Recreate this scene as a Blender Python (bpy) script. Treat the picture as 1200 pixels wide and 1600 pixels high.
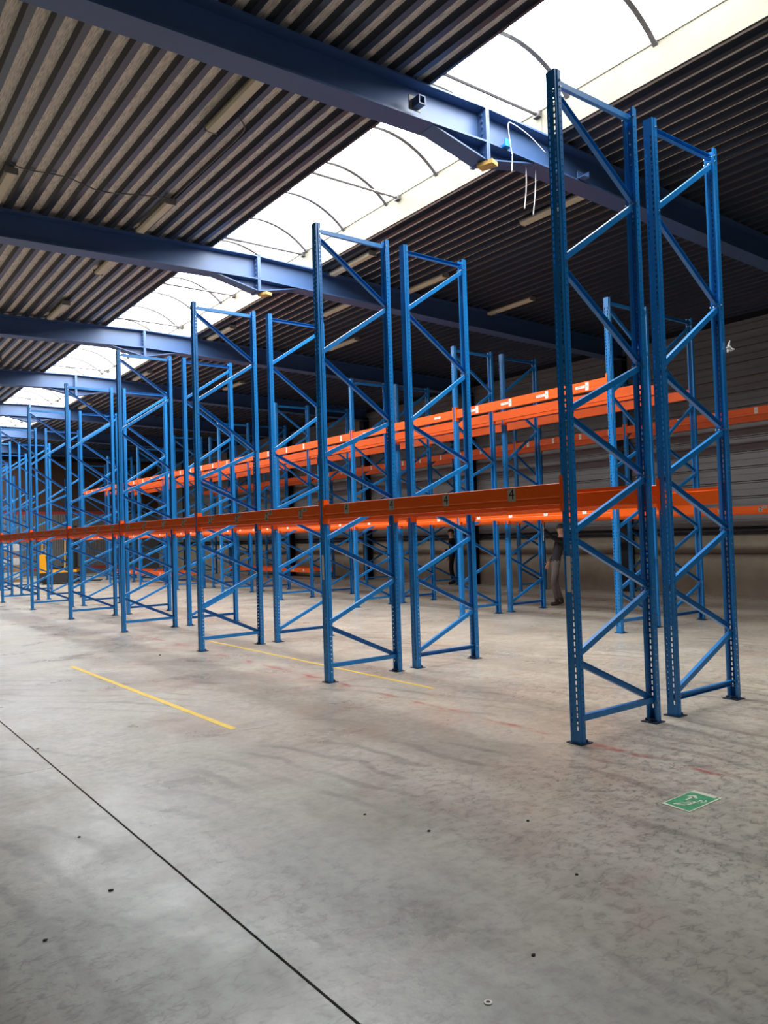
import bpy, bmesh, math, random
from mathutils import Vector, Matrix

for o in list(bpy.data.objects):
    bpy.data.objects.remove(o, do_unlink=True)
SC = bpy.context.scene
COL = SC.collection
random.seed(7)

# ------------------------------------------------------------------ camera
cam_d = bpy.data.cameras.new('camera')
cam = bpy.data.objects.new('camera', cam_d)
COL.objects.link(cam)
cam_d.sensor_fit = 'VERTICAL'
cam_d.sensor_height = 36.0
cam_d.lens = 1212.7125 / 1600 * 36.0
cam_d.clip_start = 0.05
cam_d.clip_end = 300
FW = Vector((0.60069373, 0.79892353, 0.02980337))
RT = Vector((0.79944796, -0.59992296, -0.03123145))
UP = Vector((0.00707181, -0.04258678, 0.99906774))
M = Matrix((RT, UP, -FW)).transposed().to_4x4()
M.translation = Vector((-4.80328, -3.97785, 1.65719))
cam.matrix_world = M
SC.camera = cam

# ------------------------------------------------------------------ light and exposure
SC.view_settings.view_transform = 'Standard'
SC.view_settings.look = 'None'
SC.view_settings.gamma = 1.0
SC.view_settings.use_curve_mapping = False
SC.view_settings.exposure = 0.35
SKY_PANE = 14.0      # daylight coming through the milky barrel-vault glazing
SIDE_DOOR = 0.9      # overcast sky seen through the open loading door behind the camera
w = bpy.data.worlds.new('overcast_sky')
SC.world = w
w.use_nodes = True
bg = w.node_tree.nodes['Background']
bg.inputs[0].default_value = (0.86, 0.93, 1.0, 1)
bg.inputs[1].default_value = SIDE_DOOR

# ------------------------------------------------------------------ helpers
def srgb(r, g, b):
    f = lambda c: (c / 255 / 12.92) if c / 255 <= 0.04045 else ((c / 255 + 0.055) / 1.055) ** 2.4
    return (f(r), f(g), f(b), 1)

def mat(name, col, rough=0.5, metal=0.0, noise=0.0, nscale=6.0, bump=0.0, bscale=40.0, spec=0.5, stretch=(1, 1, 1)):
    m = bpy.data.materials.new(name)
    m.use_nodes = True
    nt = m.node_tree
    b = nt.nodes['Principled BSDF']
    b.inputs['Base Color'].default_value = col
    b.inputs['Roughness'].default_value = rough
    b.inputs['Metallic'].default_value = metal
    b.inputs['Specular IOR Level'].default_value = spec
    if noise or bump:
        tc = nt.nodes.new('ShaderNodeTexCoord')
        mp = nt.nodes.new('ShaderNodeMapping')
        mp.inputs['Scale'].default_value = stretch
        nt.links.new(tc.outputs['Object'], mp.inputs[0])
    if noise:
        n = nt.nodes.new('ShaderNodeTexNoise')
        n.inputs['Scale'].default_value = nscale
        n.inputs['Detail'].default_value = 6
        n.inputs['Roughness'].default_value = 0.65
        nt.links.new(mp.outputs[0], n.inputs['Vector'])
        r = nt.nodes.new('ShaderNodeMapRange')
        r.inputs[1].default_value = 0.3
        r.inputs[2].default_value = 0.7
        r.inputs[3].default_value = 1 - noise
        r.inputs[4].default_value = 1 + noise
        nt.links.new(n.outputs[0], r.inputs[0])
        mx = nt.nodes.new('ShaderNodeVectorMath')
        mx.operation = 'SCALE'
        mx.inputs[0].default_value = col[:3]
        nt.links.new(r.outputs[0], mx.inputs['Scale'])
        nt.links.new(mx.outputs[0], b.inputs['Base Color'])
    if bump:
        n2 = nt.nodes.new('ShaderNodeTexNoise')
        n2.inputs['Scale'].default_value = bscale
        n2.inputs['Detail'].default_value = 4
        nt.links.new(mp.outputs[0], n2.inputs['Vector'])
        bp = nt.nodes.new('ShaderNodeBump')
        bp.inputs['Strength'].default_value = bump
        bp.inputs['Distance'].default_value = 0.01
        nt.links.new(n2.outputs[0], bp.inputs['Height'])
        nt.links.new(bp.outputs[0], b.inputs['Normal'])
    return m

class MB:
    """collects boxes, prisms and tubes into one mesh"""
    def __init__(s):
        s.v = []; s.f = []; s.mi = []; s.cur = 0
    def add(s, vs, fs):
        n = len(s.v)
        s.v += [tuple(v) for v in vs]
        s.f += [tuple(i + n for i in f) for f in fs]
        s.mi += [s.cur] * len(fs)
    def box(s, x0, x1, y0, y1, z0, z1):
        s.add([(x0, y0, z0), (x1, y0, z0), (x1, y1, z0), (x0, y1, z0), (x0, y0, z1), (x1, y0, z1), (x1, y1, z1), (x0, y1, z1)],
              [(0, 3, 2, 1), (4, 5, 6, 7), (0, 1, 5, 4), (1, 2, 6, 5), (2, 3, 7, 6), (3, 0, 4, 7)])
    def prism(s, poly, fn, a, b, cap=True):
        """poly: list of 2D points (CCW seen from +axis); fn(p, t) gives 3D"""
        n = len(poly)
        s.add([fn(p, a) for p in poly] + [fn(p, b) for p in poly],
              [(i, (i + 1) % n, n + (i + 1) % n, n + i) for i in range(n)] + ([tuple(range(n))[::-1], tuple(range(n, 2 * n))] if cap else []))
    def tube(s, pts, r, seg=8, cap=True):
        pts = [Vector(p) for p in pts]
        rs = r if isinstance(r, (list, tuple)) else [r] * len(pts)
        up = Vector((0, 0, 1)) if abs((pts[1] - pts[0]).normalized().z) < 0.9 else Vector((1, 0, 0))
        vs = []
        for i, p in enumerate(pts):
            d = (pts[min(i + 1, len(pts) - 1)] - pts[max(i - 1, 0)]).normalized()
            a = d.cross(up).normalized(); b = a.cross(d).normalized()
            for k in range(seg):
                t = 2 * math.pi * k / seg
                vs.append(p + (a * math.cos(t) + b * math.sin(t)) * rs[i])
        fs = []
        for i in range(len(pts) - 1):
            for k in range(seg):
                k2 = (k + 1) % seg
                fs.append((i * seg + k, i * seg + k2, (i + 1) * seg + k2, (i + 1) * seg + k))
        if cap:
            fs += [tuple(range(seg))[::-1], tuple(range((len(pts) - 1) * seg, len(pts) * seg))]
        s.add(vs, fs)
    def mesh(s, name, mats, smooth=False, fix=True):
        me = bpy.data.meshes.new(name)
        me.from_pydata(s.v, [], s.f)
        for m in (mats if isinstance(mats, (list, tuple)) else [mats]):
            me.materials.append(m)
        for p, i in zip(me.polygons, s.mi):
            p.material_index = i
            p.use_smooth = smooth
        if fix:
            bm = bmesh.new(); bm.from_mesh(me)
            bmesh.ops.recalc_face_normals(bm, faces=bm.faces)
            bm.to_mesh(me); bm.free()
        me.update()
        return me
    def build(s, name, mats, parent=None, smooth=False, loc=(0, 0, 0)):
        return put(name, s.mesh(name, mats, smooth), parent, loc)

def put(name, me, parent=None, loc=(0, 0, 0), rz=0.0, rot=None):
    o = bpy.data.objects.new(name, me)
    COL.objects.link(o)
    o.parent = parent
    o.location = loc
    o.rotation_euler = rot if rot else (0, 0, rz)
    return o

def thing(name, label, cat, loc=(0, 0, 0), rz=0.0, group=None):
    o = bpy.data.objects.new(name, None)
    COL.objects.link(o)
    o.empty_display_size = 0.2
    o.location = loc; o.rotation_euler = (0, 0, rz)
    return tag(o, label, cat, group)

def tag(o, label, cat, group=None):
    o['label'] = label; o['category'] = cat
    if group: o['group'] = group
    return o

def structure(o):
    o['kind'] = 'structure'
    return o

ORD = ['nearest', 'second', 'third', 'fourth', 'fifth', 'sixth', 'seventh', 'eighth', 'ninth', 'tenth', 'eleventh']

# ------------------------------------------------------------------ materials
M_BLUE = mat('blue_powder_coat', srgb(26, 124, 194), 0.33, noise=0.12, nscale=5, spec=0.5, stretch=(1, 1, 0.3))
M_ORANGE = mat('orange_powder_coat', srgb(250, 98, 6), 0.4, noise=0.08, nscale=4, stretch=(1, 0.3, 1))
M_NAVY = mat('roof_steel_paint', srgb(62, 90, 132), 0.42, noise=0.1, nscale=1.5)
M_DARKCOL = mat('dark_column_paint', srgb(22, 26, 34), 0.6, noise=0.1)
M_PLATE = mat('base_plate_steel', srgb(40, 62, 84), 0.5, metal=0.3, noise=0.25, nscale=20)
M_BOLT = mat('zinc_bolt', srgb(205, 205, 205), 0.25, metal=0.9)
M_GREY = mat('grey_tape', srgb(214, 210, 202), 0.55)
M_WHITE = mat('white_sticker', srgb(236, 234, 226), 0.6, noise=0.04)
M_TAG = mat('worn_card', srgb(176, 170, 158), 0.7, noise=0.08, nscale=30)
M_INK = mat('black_ink', srgb(14, 14, 14), 0.6)
M_INKG = mat('grey_ink', srgb(120, 118, 112), 0.7)
M_CREAM = mat('dusty_curb_sheet', srgb(94, 89, 74), 0.6, noise=0.14, nscale=2.5)
M_DECK = mat('galvanised_roof_deck', srgb(74, 80, 90), 0.28, metal=0.5, noise=0.12, nscale=3, stretch=(1, 0.2, 1))
M_LAMP = mat('fitting_plastic', srgb(206, 198, 172), 0.5, noise=0.06)
M_LAMPB = mat('fitting_body', srgb(120, 118, 110), 0.5)
M_TAPE = mat('yellow_floor_tape', srgb(240, 200, 62), 0.6, noise=0.14, nscale=14)
M_CABLE = mat('white_conduit', srgb(214, 214, 214), 0.45)
M_DKCABLE = mat('grey_conduit', srgb(92, 90, 88), 0.5)
M_RIB = mat('glazing_bar', srgb(64, 60, 58), 0.5)
M_TIMBER = mat('pale_timber', srgb(204, 164, 92), 0.7, noise=0.2, nscale=12)

# perforated upper flutes of the deck
M_FLUTE = bpy.data.materials.new('perforated_flute')
M_FLUTE.use_nodes = True
nt = M_FLUTE.node_tree
b = nt.nodes['Principled BSDF']; b.inputs['Roughness'].default_value = 0.6
tc = nt.nodes.new('ShaderNodeTexCoord')
mp = nt.nodes.new('ShaderNodeMapping'); mp.inputs['Scale'].default_value = (95, 7, 1)
no = nt.nodes.new('ShaderNodeTexNoise'); no.inputs['Scale'].default_value = 1.0; no.inputs['Detail'].default_value = 3
cr = nt.nodes.new('ShaderNodeValToRGB')
cr.color_ramp.elements[0].position = 0.36; cr.color_ramp.elements[0].color = srgb(176, 168, 158)
cr.color_ramp.elements[1].position = 0.58; cr.color_ramp.elements[1].color = srgb(226, 217, 204)
nt.links.new(tc.outputs['Object'], mp.inputs[0]); nt.links.new(mp.outputs[0], no.inputs['Vector'])
nt.links.new(no.outputs[0], cr.inputs[0]); nt.links.new(cr.outputs[0], b.inputs['Base Color'])

# glazing: milky panes with daylight behind
M_PANE = bpy.data.materials.new('milky_glazing')
M_PANE.use_nodes = True
nt = M_PANE.node_tree
nt.nodes.clear()
out = nt.nodes.new('ShaderNodeOutputMaterial')
em = nt.nodes.new('ShaderNodeEmission')
em.inputs[0].default_value = (0.95, 0.98, 1.0, 1)
em.inputs[1].default_value = SKY_PANE
nt.links.new(em.outputs[0], out.inputs[0])

def floor_material():
    m = bpy.data.materials.new('worn_concrete_floor')
    m.use_nodes = True
    nt = m.node_tree
    N = nt.nodes; L = nt.links
    b = N['Principled BSDF']
    tc = N.new('ShaderNodeTexCoord')
    P = tc.outputs['Object']
    def noise(scale, detail=6, rough=0.6, stretch=None, rot=0, vec=None, dist=0.0):
        v = vec or P
        if stretch:
            mp = N.new('ShaderNodeMapping'); mp.inputs['Scale'].default_value = stretch
            mp.inputs['Rotation'].default_value = (0, 0, rot)
            L.new(v, mp.inputs[0]); v = mp.outputs[0]
        n = N.new('ShaderNodeTexNoise'); n.inputs['Scale'].default_value = scale
        n.inputs['Detail'].default_value = detail; n.inputs['Roughness'].default_value = rough
        n.inputs['Distortion'].default_value = dist
        L.new(v, n.inputs['Vector'])
        return n.outputs[0]
    def rng(x, a, b_, c=0.0, d=1.0, smooth=True):
        r = N.new('ShaderNodeMapRange')
        if smooth: r.interpolation_type = 'SMOOTHSTEP'
        for i, q in enumerate((a, b_, c, d)): r.inputs[i + 1].default_value = q
        L.new(x, r.inputs[0]); return r.outputs[0]
    def mth(op, x, y=None):
        n = N.new('ShaderNodeMath'); n.operation = op
        for i, q in enumerate((x, y)):
            if q is None: continue
            if isinstance(q, (int, float)): n.inputs[i].default_value = q
            else: L.new(q, n.inputs[i])
        return n.outputs[0]
    def mix(fac, a, c):
        n = N.new('ShaderNodeMix'); n.data_type = 'RGBA'
        if isinstance(fac, float): n.inputs[0].default_value = fac
        else: L.new(fac, n.inputs[0])
        for k, q in ((6, a), (7, c)):
            if isinstance(q, tuple): n.inputs[k].default_value = q
            else: L.new(q, n.inputs[k])
        return n.outputs[2]
    sep = N.new('ShaderNodeSeparateXYZ'); L.new(P, sep.inputs[0])
    big = rng(noise(0.28, 5, 0.55), 0.36, 0.66)
    mid = rng(noise(1.1, 7, 0.65), 0.34, 0.7)
    fine = rng(noise(13, 8, 0.75), 0.34, 0.68)
    streak = rng(noise(1.6, 6, 0.6, (1.0, 0.16, 1), 0.25), 0.42, 0.66)
    streak2 = rng(noise(1.3, 6, 0.6, (0.14, 1.0, 1), -0.35), 0.45, 0.7)
    grey = srgb(152, 152, 143); warm = srgb(202, 189, 168); pale = srgb(214, 208, 194); dark = srgb(116, 113, 104)
    # greyer at low x and y, warmer towards the racks and the far end
    warm_mix = rng(mth('ADD', sep.outputs[0], mth('MULTIPLY', noise(0.5, 4), 2.2)), -1.8, 1.6)
    warm_mix_y = rng(mth('ADD', sep.outputs[1], mth('MULTIPLY', noise(0.5, 4), 2.5)), 0.2, 4.0)
    warm_mix = mth('MAXIMUM', warm_mix, mth('MULTIPLY', warm_mix_y, 0.85))
    col = mix(warm_mix, grey, warm)
    col = mix(mth('MULTIPLY', big, 0.35), col, pale)
    col = mix(mth('MULTIPLY', mid, 0.40), col, dark)
    col = mix(mth('MULTIPLY', streak, 0.34), col, srgb(200, 196, 184))
    col = mix(mth('MULTIPLY', streak2, 0.32), col, srgb(206, 198, 182))
    col = mix(mth('MULTIPLY', fine, 0.32), col, srgb(100, 96, 88))
    # pinkish rubbed patches
    pink = mth('MULTIPLY', rng(noise(0.7, 4, 0.5, (1, 1, 1), 0.9), 0.52, 0.7), 0.28)
    col = mix(pink, col, srgb(176, 138, 122))
    # tyre tread prints: short arcs in curved lanes
    for (sc, rot, off) in ((17.0, 0.5, 0.0), (20.0, -0.75, 3.0)):
        mp = N.new('ShaderNodeMapping'); mp.inputs['Rotation'].default_value = (0, 0, rot)
        mp.inputs['Location'].default_value = (off, off * 0.7, 0); mp.inputs['Scale'].default_value = (0.55, 1.25, 1)
        L.new(P, mp.inputs[0])
        wn = N.new('ShaderNodeTexNoise'); wn.inputs['Scale'].default_value = 2.6; L.new(mp.outputs[0], wn.inputs['Vector'])
        ad = N.new('ShaderNodeVectorMath'); ad.operation = 'MULTIPLY_ADD'
        L.new(wn.outputs[1], ad.inputs[0]); ad.inputs[1].default_value = (0.35, 0.35, 0); L.new(mp.outputs[0], ad.inputs[2])
        vo = N.new('ShaderNodeTexVoronoi'); vo.feature = 'DISTANCE_TO_EDGE'; vo.inputs['Scale'].default_value = sc
        L.new(ad.outputs[0], vo.inputs['Vector'])
        line = rng(vo.outputs['Distance'], 0.02, 0.11, 1.0, 0.0)
        gate = rng(noise(13, 3, 0.5, None, 0), 0.44, 0.6)
        lanes = rng(noise(0.8, 3, 0.5, (1.0, 0.25, 1), rot), 0.44, 0.6)
        k = mth('MULTIPLY', mth('MULTIPLY', line, gate), mth('MULTIPLY', lanes, 0.32))
        near = rng(sep.outputs[1], -1.0, 4.5, 1.0, 0.25)
        col = mix(mth('MULTIPLY', k, near), col, srgb(62, 60, 56))
    # faint curved tyre sweeps at the left
    wv = N.new('ShaderNodeTexWave'); wv.wave_type = 'RINGS'; wv.rings_direction = 'Z'
    mp = N.new('ShaderNodeMapping'); mp.inputs['Location'].default_value = (9.5, 1.0, 0); L.new(P, mp.inputs[0])
    L.new(mp.outputs[0], wv.inputs['Vector'])
    wv.inputs['Scale'].default_value = 1.1; wv.inputs['Distortion'].default_value = 6; wv.inputs['Detail'].default_value = 4
    sw = mth('MULTIPLY', rng(wv.outputs[1], 0.72, 1.0), mth('MULTIPLY', rng(noise(0.6, 3), 0.45, 0.62), 0.36))
    col = mix(sw, col, srgb(92, 84, 76))
    # worn red marking line along the front of the first rack
    dx = mth('ABSOLUTE', mth('SUBTRACT', sep.outputs[0], mth('ADD', 0.05, mth('MULTIPLY', mth('SUBTRACT', noise(1.3, 4), 0.5), 0.10))))
    ln = rng(dx, 0.012, 0.05, 1.0, 0.0)
    worn = rng(noise(3.2, 6, 0.75, (1.0, 0.6, 1)), 0.47, 0.62)
    rng_y = mth('MULTIPLY', rng(sep.outputs[1], 9.5, 11.0, 1.0, 0.0), rng(sep.outputs[1], -3.0, -1.0))
    col = mix(mth('MULTIPLY', mth('MULTIPLY', ln, worn), mth('MULTIPLY', rng_y, 0.75)), col, srgb(168, 66, 54))
    halo = mth('MULTIPLY', rng(dx, 0.02, 0.22, 1.0, 0.0), mth('MULTIPLY', worn, mth('MULTIPLY', rng_y, 0.3)))
    col = mix(halo, col, srgb(176, 104, 88))
    # stray red scuffs out on the open floor
    sc = mth('MULTIPLY', rng(noise(2.2, 3, 0.5, (0.5, 3.0, 1), 0.55), 0.56, 0.8), 0.25)
    col = mix(sc, col, srgb(138, 84, 74))
    L.new(col, b.inputs['Base Color'])
    rg = N.new('ShaderNodeMapRange'); rg.inputs[1].default_value = 0.3; rg.inputs[2].default_value = 0.7
    rg.inputs[3].default_value = 0.2; rg.inputs[4].default_value = 0.5
    L.new(noise(0.9, 6, 0.65), rg.inputs[0]); L.new(rg.outputs[0], b.inputs['Roughness'])
    b.inputs['Specular IOR Level'].default_value = 0.5
    bp = N.new('ShaderNodeBump'); bp.inputs['Strength'].default_value = 0.25; bp.inputs['Distance'].default_value = 0.006
    L.new(noise(14, 6, 0.6), bp.inputs['Height']); L.new(bp.outputs[0], b.inputs['Normal'])
    return m
M_FLOOR = floor_material()
M_JOINT = mat('joint_dirt', srgb(26, 25, 23), 0.9)
M_LEFT = mat('dark_left_wall', srgb(62, 60, 58), 0.8)
M_WALL = mat('wall_cassette_steel', srgb(152, 152, 150), 0.42, metal=0.25, noise=0.12, nscale=1.4, stretch=(1, 0.4, 2))
M_PLINTH = mat('plinth_concrete', srgb(166, 156, 136), 0.85, noise=0.14, nscale=1.8, bump=0.2)
M_ENDCLAD = mat('end_wall_cladding', srgb(124, 122, 118), 0.55, noise=0.1)
M_BRICK = mat('end_wall_brown_board', srgb(84, 62, 50), 0.8, noise=0.2, nscale=1.5)

# ------------------------------------------------------------------ room
X0, X1, Y0, Y1 = -9.05, 12.6, -9.1, 43.1
XA = 1.8                       # ridge line
SKL, SKR = 0.93, 2.95          # skylight opening
FR0, FRS = 2.65, 5.8           # portal frames
def roof_z(x): return 6.75 - 0.025 * abs(x - XA)

# floor: cast slabs with sawn joints
fl = bpy.data.objects.new('floor', None); COL.objects.link(fl); structure(fl)
jx = [X0, -3.30, 2.72, 8.74, X1 + .2]
jy = [Y0, -3.58, 2.22, 8.02, 13.82, 19.62, 25.42, 31.22, 37.02, Y1]
for i in range(len(jx) - 1):
    for j in range(len(jy) - 1):
        gx0 = 0.0065 if abs(jx[i] + 3.3) < .01 else 0.0012
        gx1 = 0.0065 if abs(jx[i + 1] + 3.3) < .01 else 0.0012
        m = MB(); m.box(jx[i] + gx0, jx[i + 1] - gx1, jy[j] + .0015, jy[j + 1] - .0015, -0.2, 0.0)
        m.build('floor_slab', M_FLOOR, fl)
m = MB(); m.box(X0, X1 + .2, Y0, Y1, -0.26, -0.012); m.build('joint_filler', M_JOINT, fl)

# roof: corrugated deck sheets hung on the portal frames
ce = MB()
ce.box(X0, SKL - .04, Y0, Y1, 6.93, 7.0); ce.box(SKR + .04, X1 + .2, Y0, Y1, 6.93, 7.0)
ce.box(SKL - .05, SKR + .05, Y0, 0.96 - 2.52, 6.74, 7.0)
ce.box(SKL - .05, SKR + .05, 0.96 - 2.62, 0.96 - 2.52, 7.0, 7.8)
ceil = ce.build('ceiling', M_DECK); structure(ceil)
def deck_mesh(width):
    n = 4; p = width / n; d = 0.076
    pts = [(0, 0)]
    lo = 0.036 * p / .25; sl = 0.022 * p / .25
    prof = []
    for k in range(n):
        x = k * p
        prof += [(x, 0, 0), (x + lo, 0, 1), (x + lo + sl, d, 2), (x + p - lo - sl, d, 1), (x + p - lo, 0, 0)]
    prof.append((width, 0, 0))
    vs = []; fs = []; mi = []
    for (x, z, _) in prof:
        vs += [(x, 0, z), (x, FRS, z)]
    for i in range(len(prof) - 1):
        if abs(prof[i][0] - prof[i + 1][0]) < 1e-6 and abs(prof[i][1] - prof[i + 1][1]) < 1e-6: continue
        fs.append((2 * i, 2 * i + 1, 2 * i + 3, 2 * i + 2))
        mi.append(1 if prof[i][1] == d and prof[i + 1][1] == d else 0)
    me = bpy.data.meshes.new('roof_sheet'); me.from_pydata(vs, [], fs)
    me.materials.append(M_DECK); me.materials.append(M_FLUTE)
    for q, i in zip(me.polygons, mi): q.material_index = i
    return me
dL = deck_mesh(0.998); dR = deck_mesh(0.965)
a = math.atan(0.025)
for j in range(9):
    y = FR0 - 2 * FRS + j * FRS
    for k in range(10):
        xe = SKL - k * 0.998
        o = put('roof_sheet', dL, ceil, (xe - 0.998, y, roof_z(xe - .998)), rot=(0, -a, 0))
        xs = SKR + k * 0.965
        o = put('roof_sheet', dR, ceil, (xs, y, roof_z(xs)), rot=(0, a, 0))

# skylight: curbs, arched bars, tie rods, milky panes
sky = bpy.data.objects.new('window_1', None); COL.objects.link(sky); structure(sky)
for (xc, s) in ((SKL, -1), (SKR, 1)):
    for j in range(1, 9):
        y = FR0 - 2 * FRS + j * FRS
        m = MB(); ys_ = max(y, 0.96 - 2.52)
        m.box(min(xc, xc + s * .03), max(xc, xc + s * .03), ys_ + .003, y + FRS - .003, roof_z(xc) - 0.0, 7.118)
        m.box(min(xc - s * .012, xc + s * .1), max(xc - s * .012, xc + s * .1), ys_ + .003, y + FRS - .003, 7.119, 7.135)
        m.build('curb_panel', M_CREAM, sky)
chord = SKR - SKL; rise = 0.42
R = (chord ** 2 / 4 + rise ** 2) / (2 * rise); cz = 7.136 + rise - R; cx = (SKL + SKR) / 2
th = math.asin(chord / 2 / R)
arc = [(cx + R * math.sin(t), cz + R * math.cos(t)) for t in [(-th + 2 * th * i / 14) for i in range(15)]]
YSK = 0.96 - 1.26 * 2
RIBS = []
y = YSK
while y < Y1: RIBS.append(y); y += 1.26
m = MB()
vs = []; fs = []
for (x, z) in arc: vs += [(x, 0.004, z), (x, 1.256, z)]
for i in range(14): fs.append((2 * i, 2 * i + 2, 2 * i + 3, 2 * i + 1))
m.add(vs, fs); pane_me = m.mesh('pane', M_PANE, fix=False)
m = MB()
for i in range(14):
    (xa, za), (xb, zb) = arc[i], arc[i + 1]
    m.add([(xa, -.032, za - .06), (xa, .032, za - .06), (xa, .032, za + .01), (xa, -.032, za + .01),
           (xb, -.032, zb - .06), (xb, .032, zb - .06), (xb, .032, zb + .01), (xb, -.032, zb + .01)],
          [(0, 1, 5, 4), (1, 2, 6, 5), (2, 3, 7, 6), (3, 0, 4, 7)])
rib_me = m.mesh('arched_bar', M_RIB)
for y in RIBS:
    put('pane', pane_me, sky, (0, y, 0)); put('arched_bar', rib_me, sky, (0, y, 0))
m = MB(); m.tube([(SKL, 0, 7.08), (SKR, 0, 7.08)], 0.022, 6)
m.box(SKR - .06, SKR, -.05, .05, 7.04, 7.12)
tie_me = m.mesh('tie_rod', M_RIB)
y = 2.7 - 2.97
while y < Y1 - 1:
    put('tie_rod', tie_me, sky, (0, y, 0)); y += 2.97

# side wall: horizontal steel cassettes over concrete plinth panels
wr = MB(); wr.box(X1 + .12, X1 + .22, Y0, Y1, 0, 6.95)
wr = wr.build('wall_right', M_WALL); structure(wr)
def cassette(h, L):
    m = MB()
    prof = [(0.0, 0.004), (-0.02, 0.012), (-0.02, h * .46), (0.012, h * .5), (0.012, h * .88), (-0.03, h * .92), (-0.03, h - .004), (0.1, h - .004), (0.1, 0.004)]
    m.prism(prof, lambda p, t: (p[0], t, p[1]), 0.01, L - 0.01)
    return m.mesh('wall_sheet', M_WALL)
cas = cassette(0.34, FRS)
plm = MB(); plm.box(0, .1, .012, FRS - .012, 0, 0.96); plm = plm.mesh('plinth_panel', M_PLINTH)
plm2 = MB(); plm2.box(0.03, .1, .012, FRS - .012, 0.975, 1.42); plm2 = plm2.mesh('plinth_panel', M_PLINTH)
rail = MB(); rail.box(-.05, .1, 0, FRS, 1.43, 1.47); rail.box(-.02, .1, 0, FRS, 1.53, 1.57); rail = rail.mesh('wall_rail', M_DARKCOL)
for j in range(9):
    y = FR0 - 2 * FRS + j * FRS
    put('plinth_panel', plm, wr, (X1, y, 0)); put('plinth_panel', plm2, wr, (X1, y, 0)); put('wall_rail', rail, wr, (X1, y, 0))
    for k in range(14):
        put('wall_sheet', cas, wr, (X1, y, 1.6 + .345 * k))
# deep dark joint strips in the cladding (girts behind)
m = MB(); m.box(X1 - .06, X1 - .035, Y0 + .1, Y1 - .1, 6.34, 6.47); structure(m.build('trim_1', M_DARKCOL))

# far end wall: vertical cladding below, brown boarding above
YE = 42.0
we = MB(); we.box(X0, X1 + .2, YE + .1, YE + .3, 0, 7.0); we = we.build('wall_back', M_DARKCOL); structure(we)
m = MB()
n = 8
for k in range(n):
    x = k * .13
    m.box(x, x + .07, 0, .05, 0.0, 3.4); m.box(x + .07, x + .13, .03, .05, 0.0, 3.4)
cl = m.mesh('cladding_sheet', M_ENDCLAD)
m = MB(); m.box(0.005, 1.035, 0, .06, 3.55, 6.4); brd = m.mesh('brown_board', M_BRICK)
for k in range(21):
    put('cladding_sheet', cl, we, (X0 + .04 + k * 1.04, YE + .04, 0))
    put('brown_board', brd, we, (X0 + .04 + k * 1.04, YE + .03, 0))
# left wall and the wall behind the camera (with its open loading door)
m = MB(); m.box(X0 - .2, X0 - .02, Y0, Y1, 0, 7.0); structure(m.build('wall_left', M_LEFT))
m = MB()
m.box(X0, -7.5, Y0 - .2, Y0, 0, 7.0); m.box(-1.5, X1 + .2, Y0 - .2, Y0, 0, 7.0); m.box(-7.5, -1.5, Y0 - .2, Y0, 4.6, 7.0)
structure(m.build('wall_front', M_LEFT))
m = MB(); m.box(-7.62, -7.5, Y0 - .25, Y0 + .05, 0, 4.72); m.box(-1.5, -1.38, Y0 - .25, Y0 + .05, 0, 4.72); m.box(-7.5, -1.5, Y0 - .25, Y0 + .05, 4.6, 4.72)
structure(m.build('door_1', M_DARKCOL))

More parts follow.
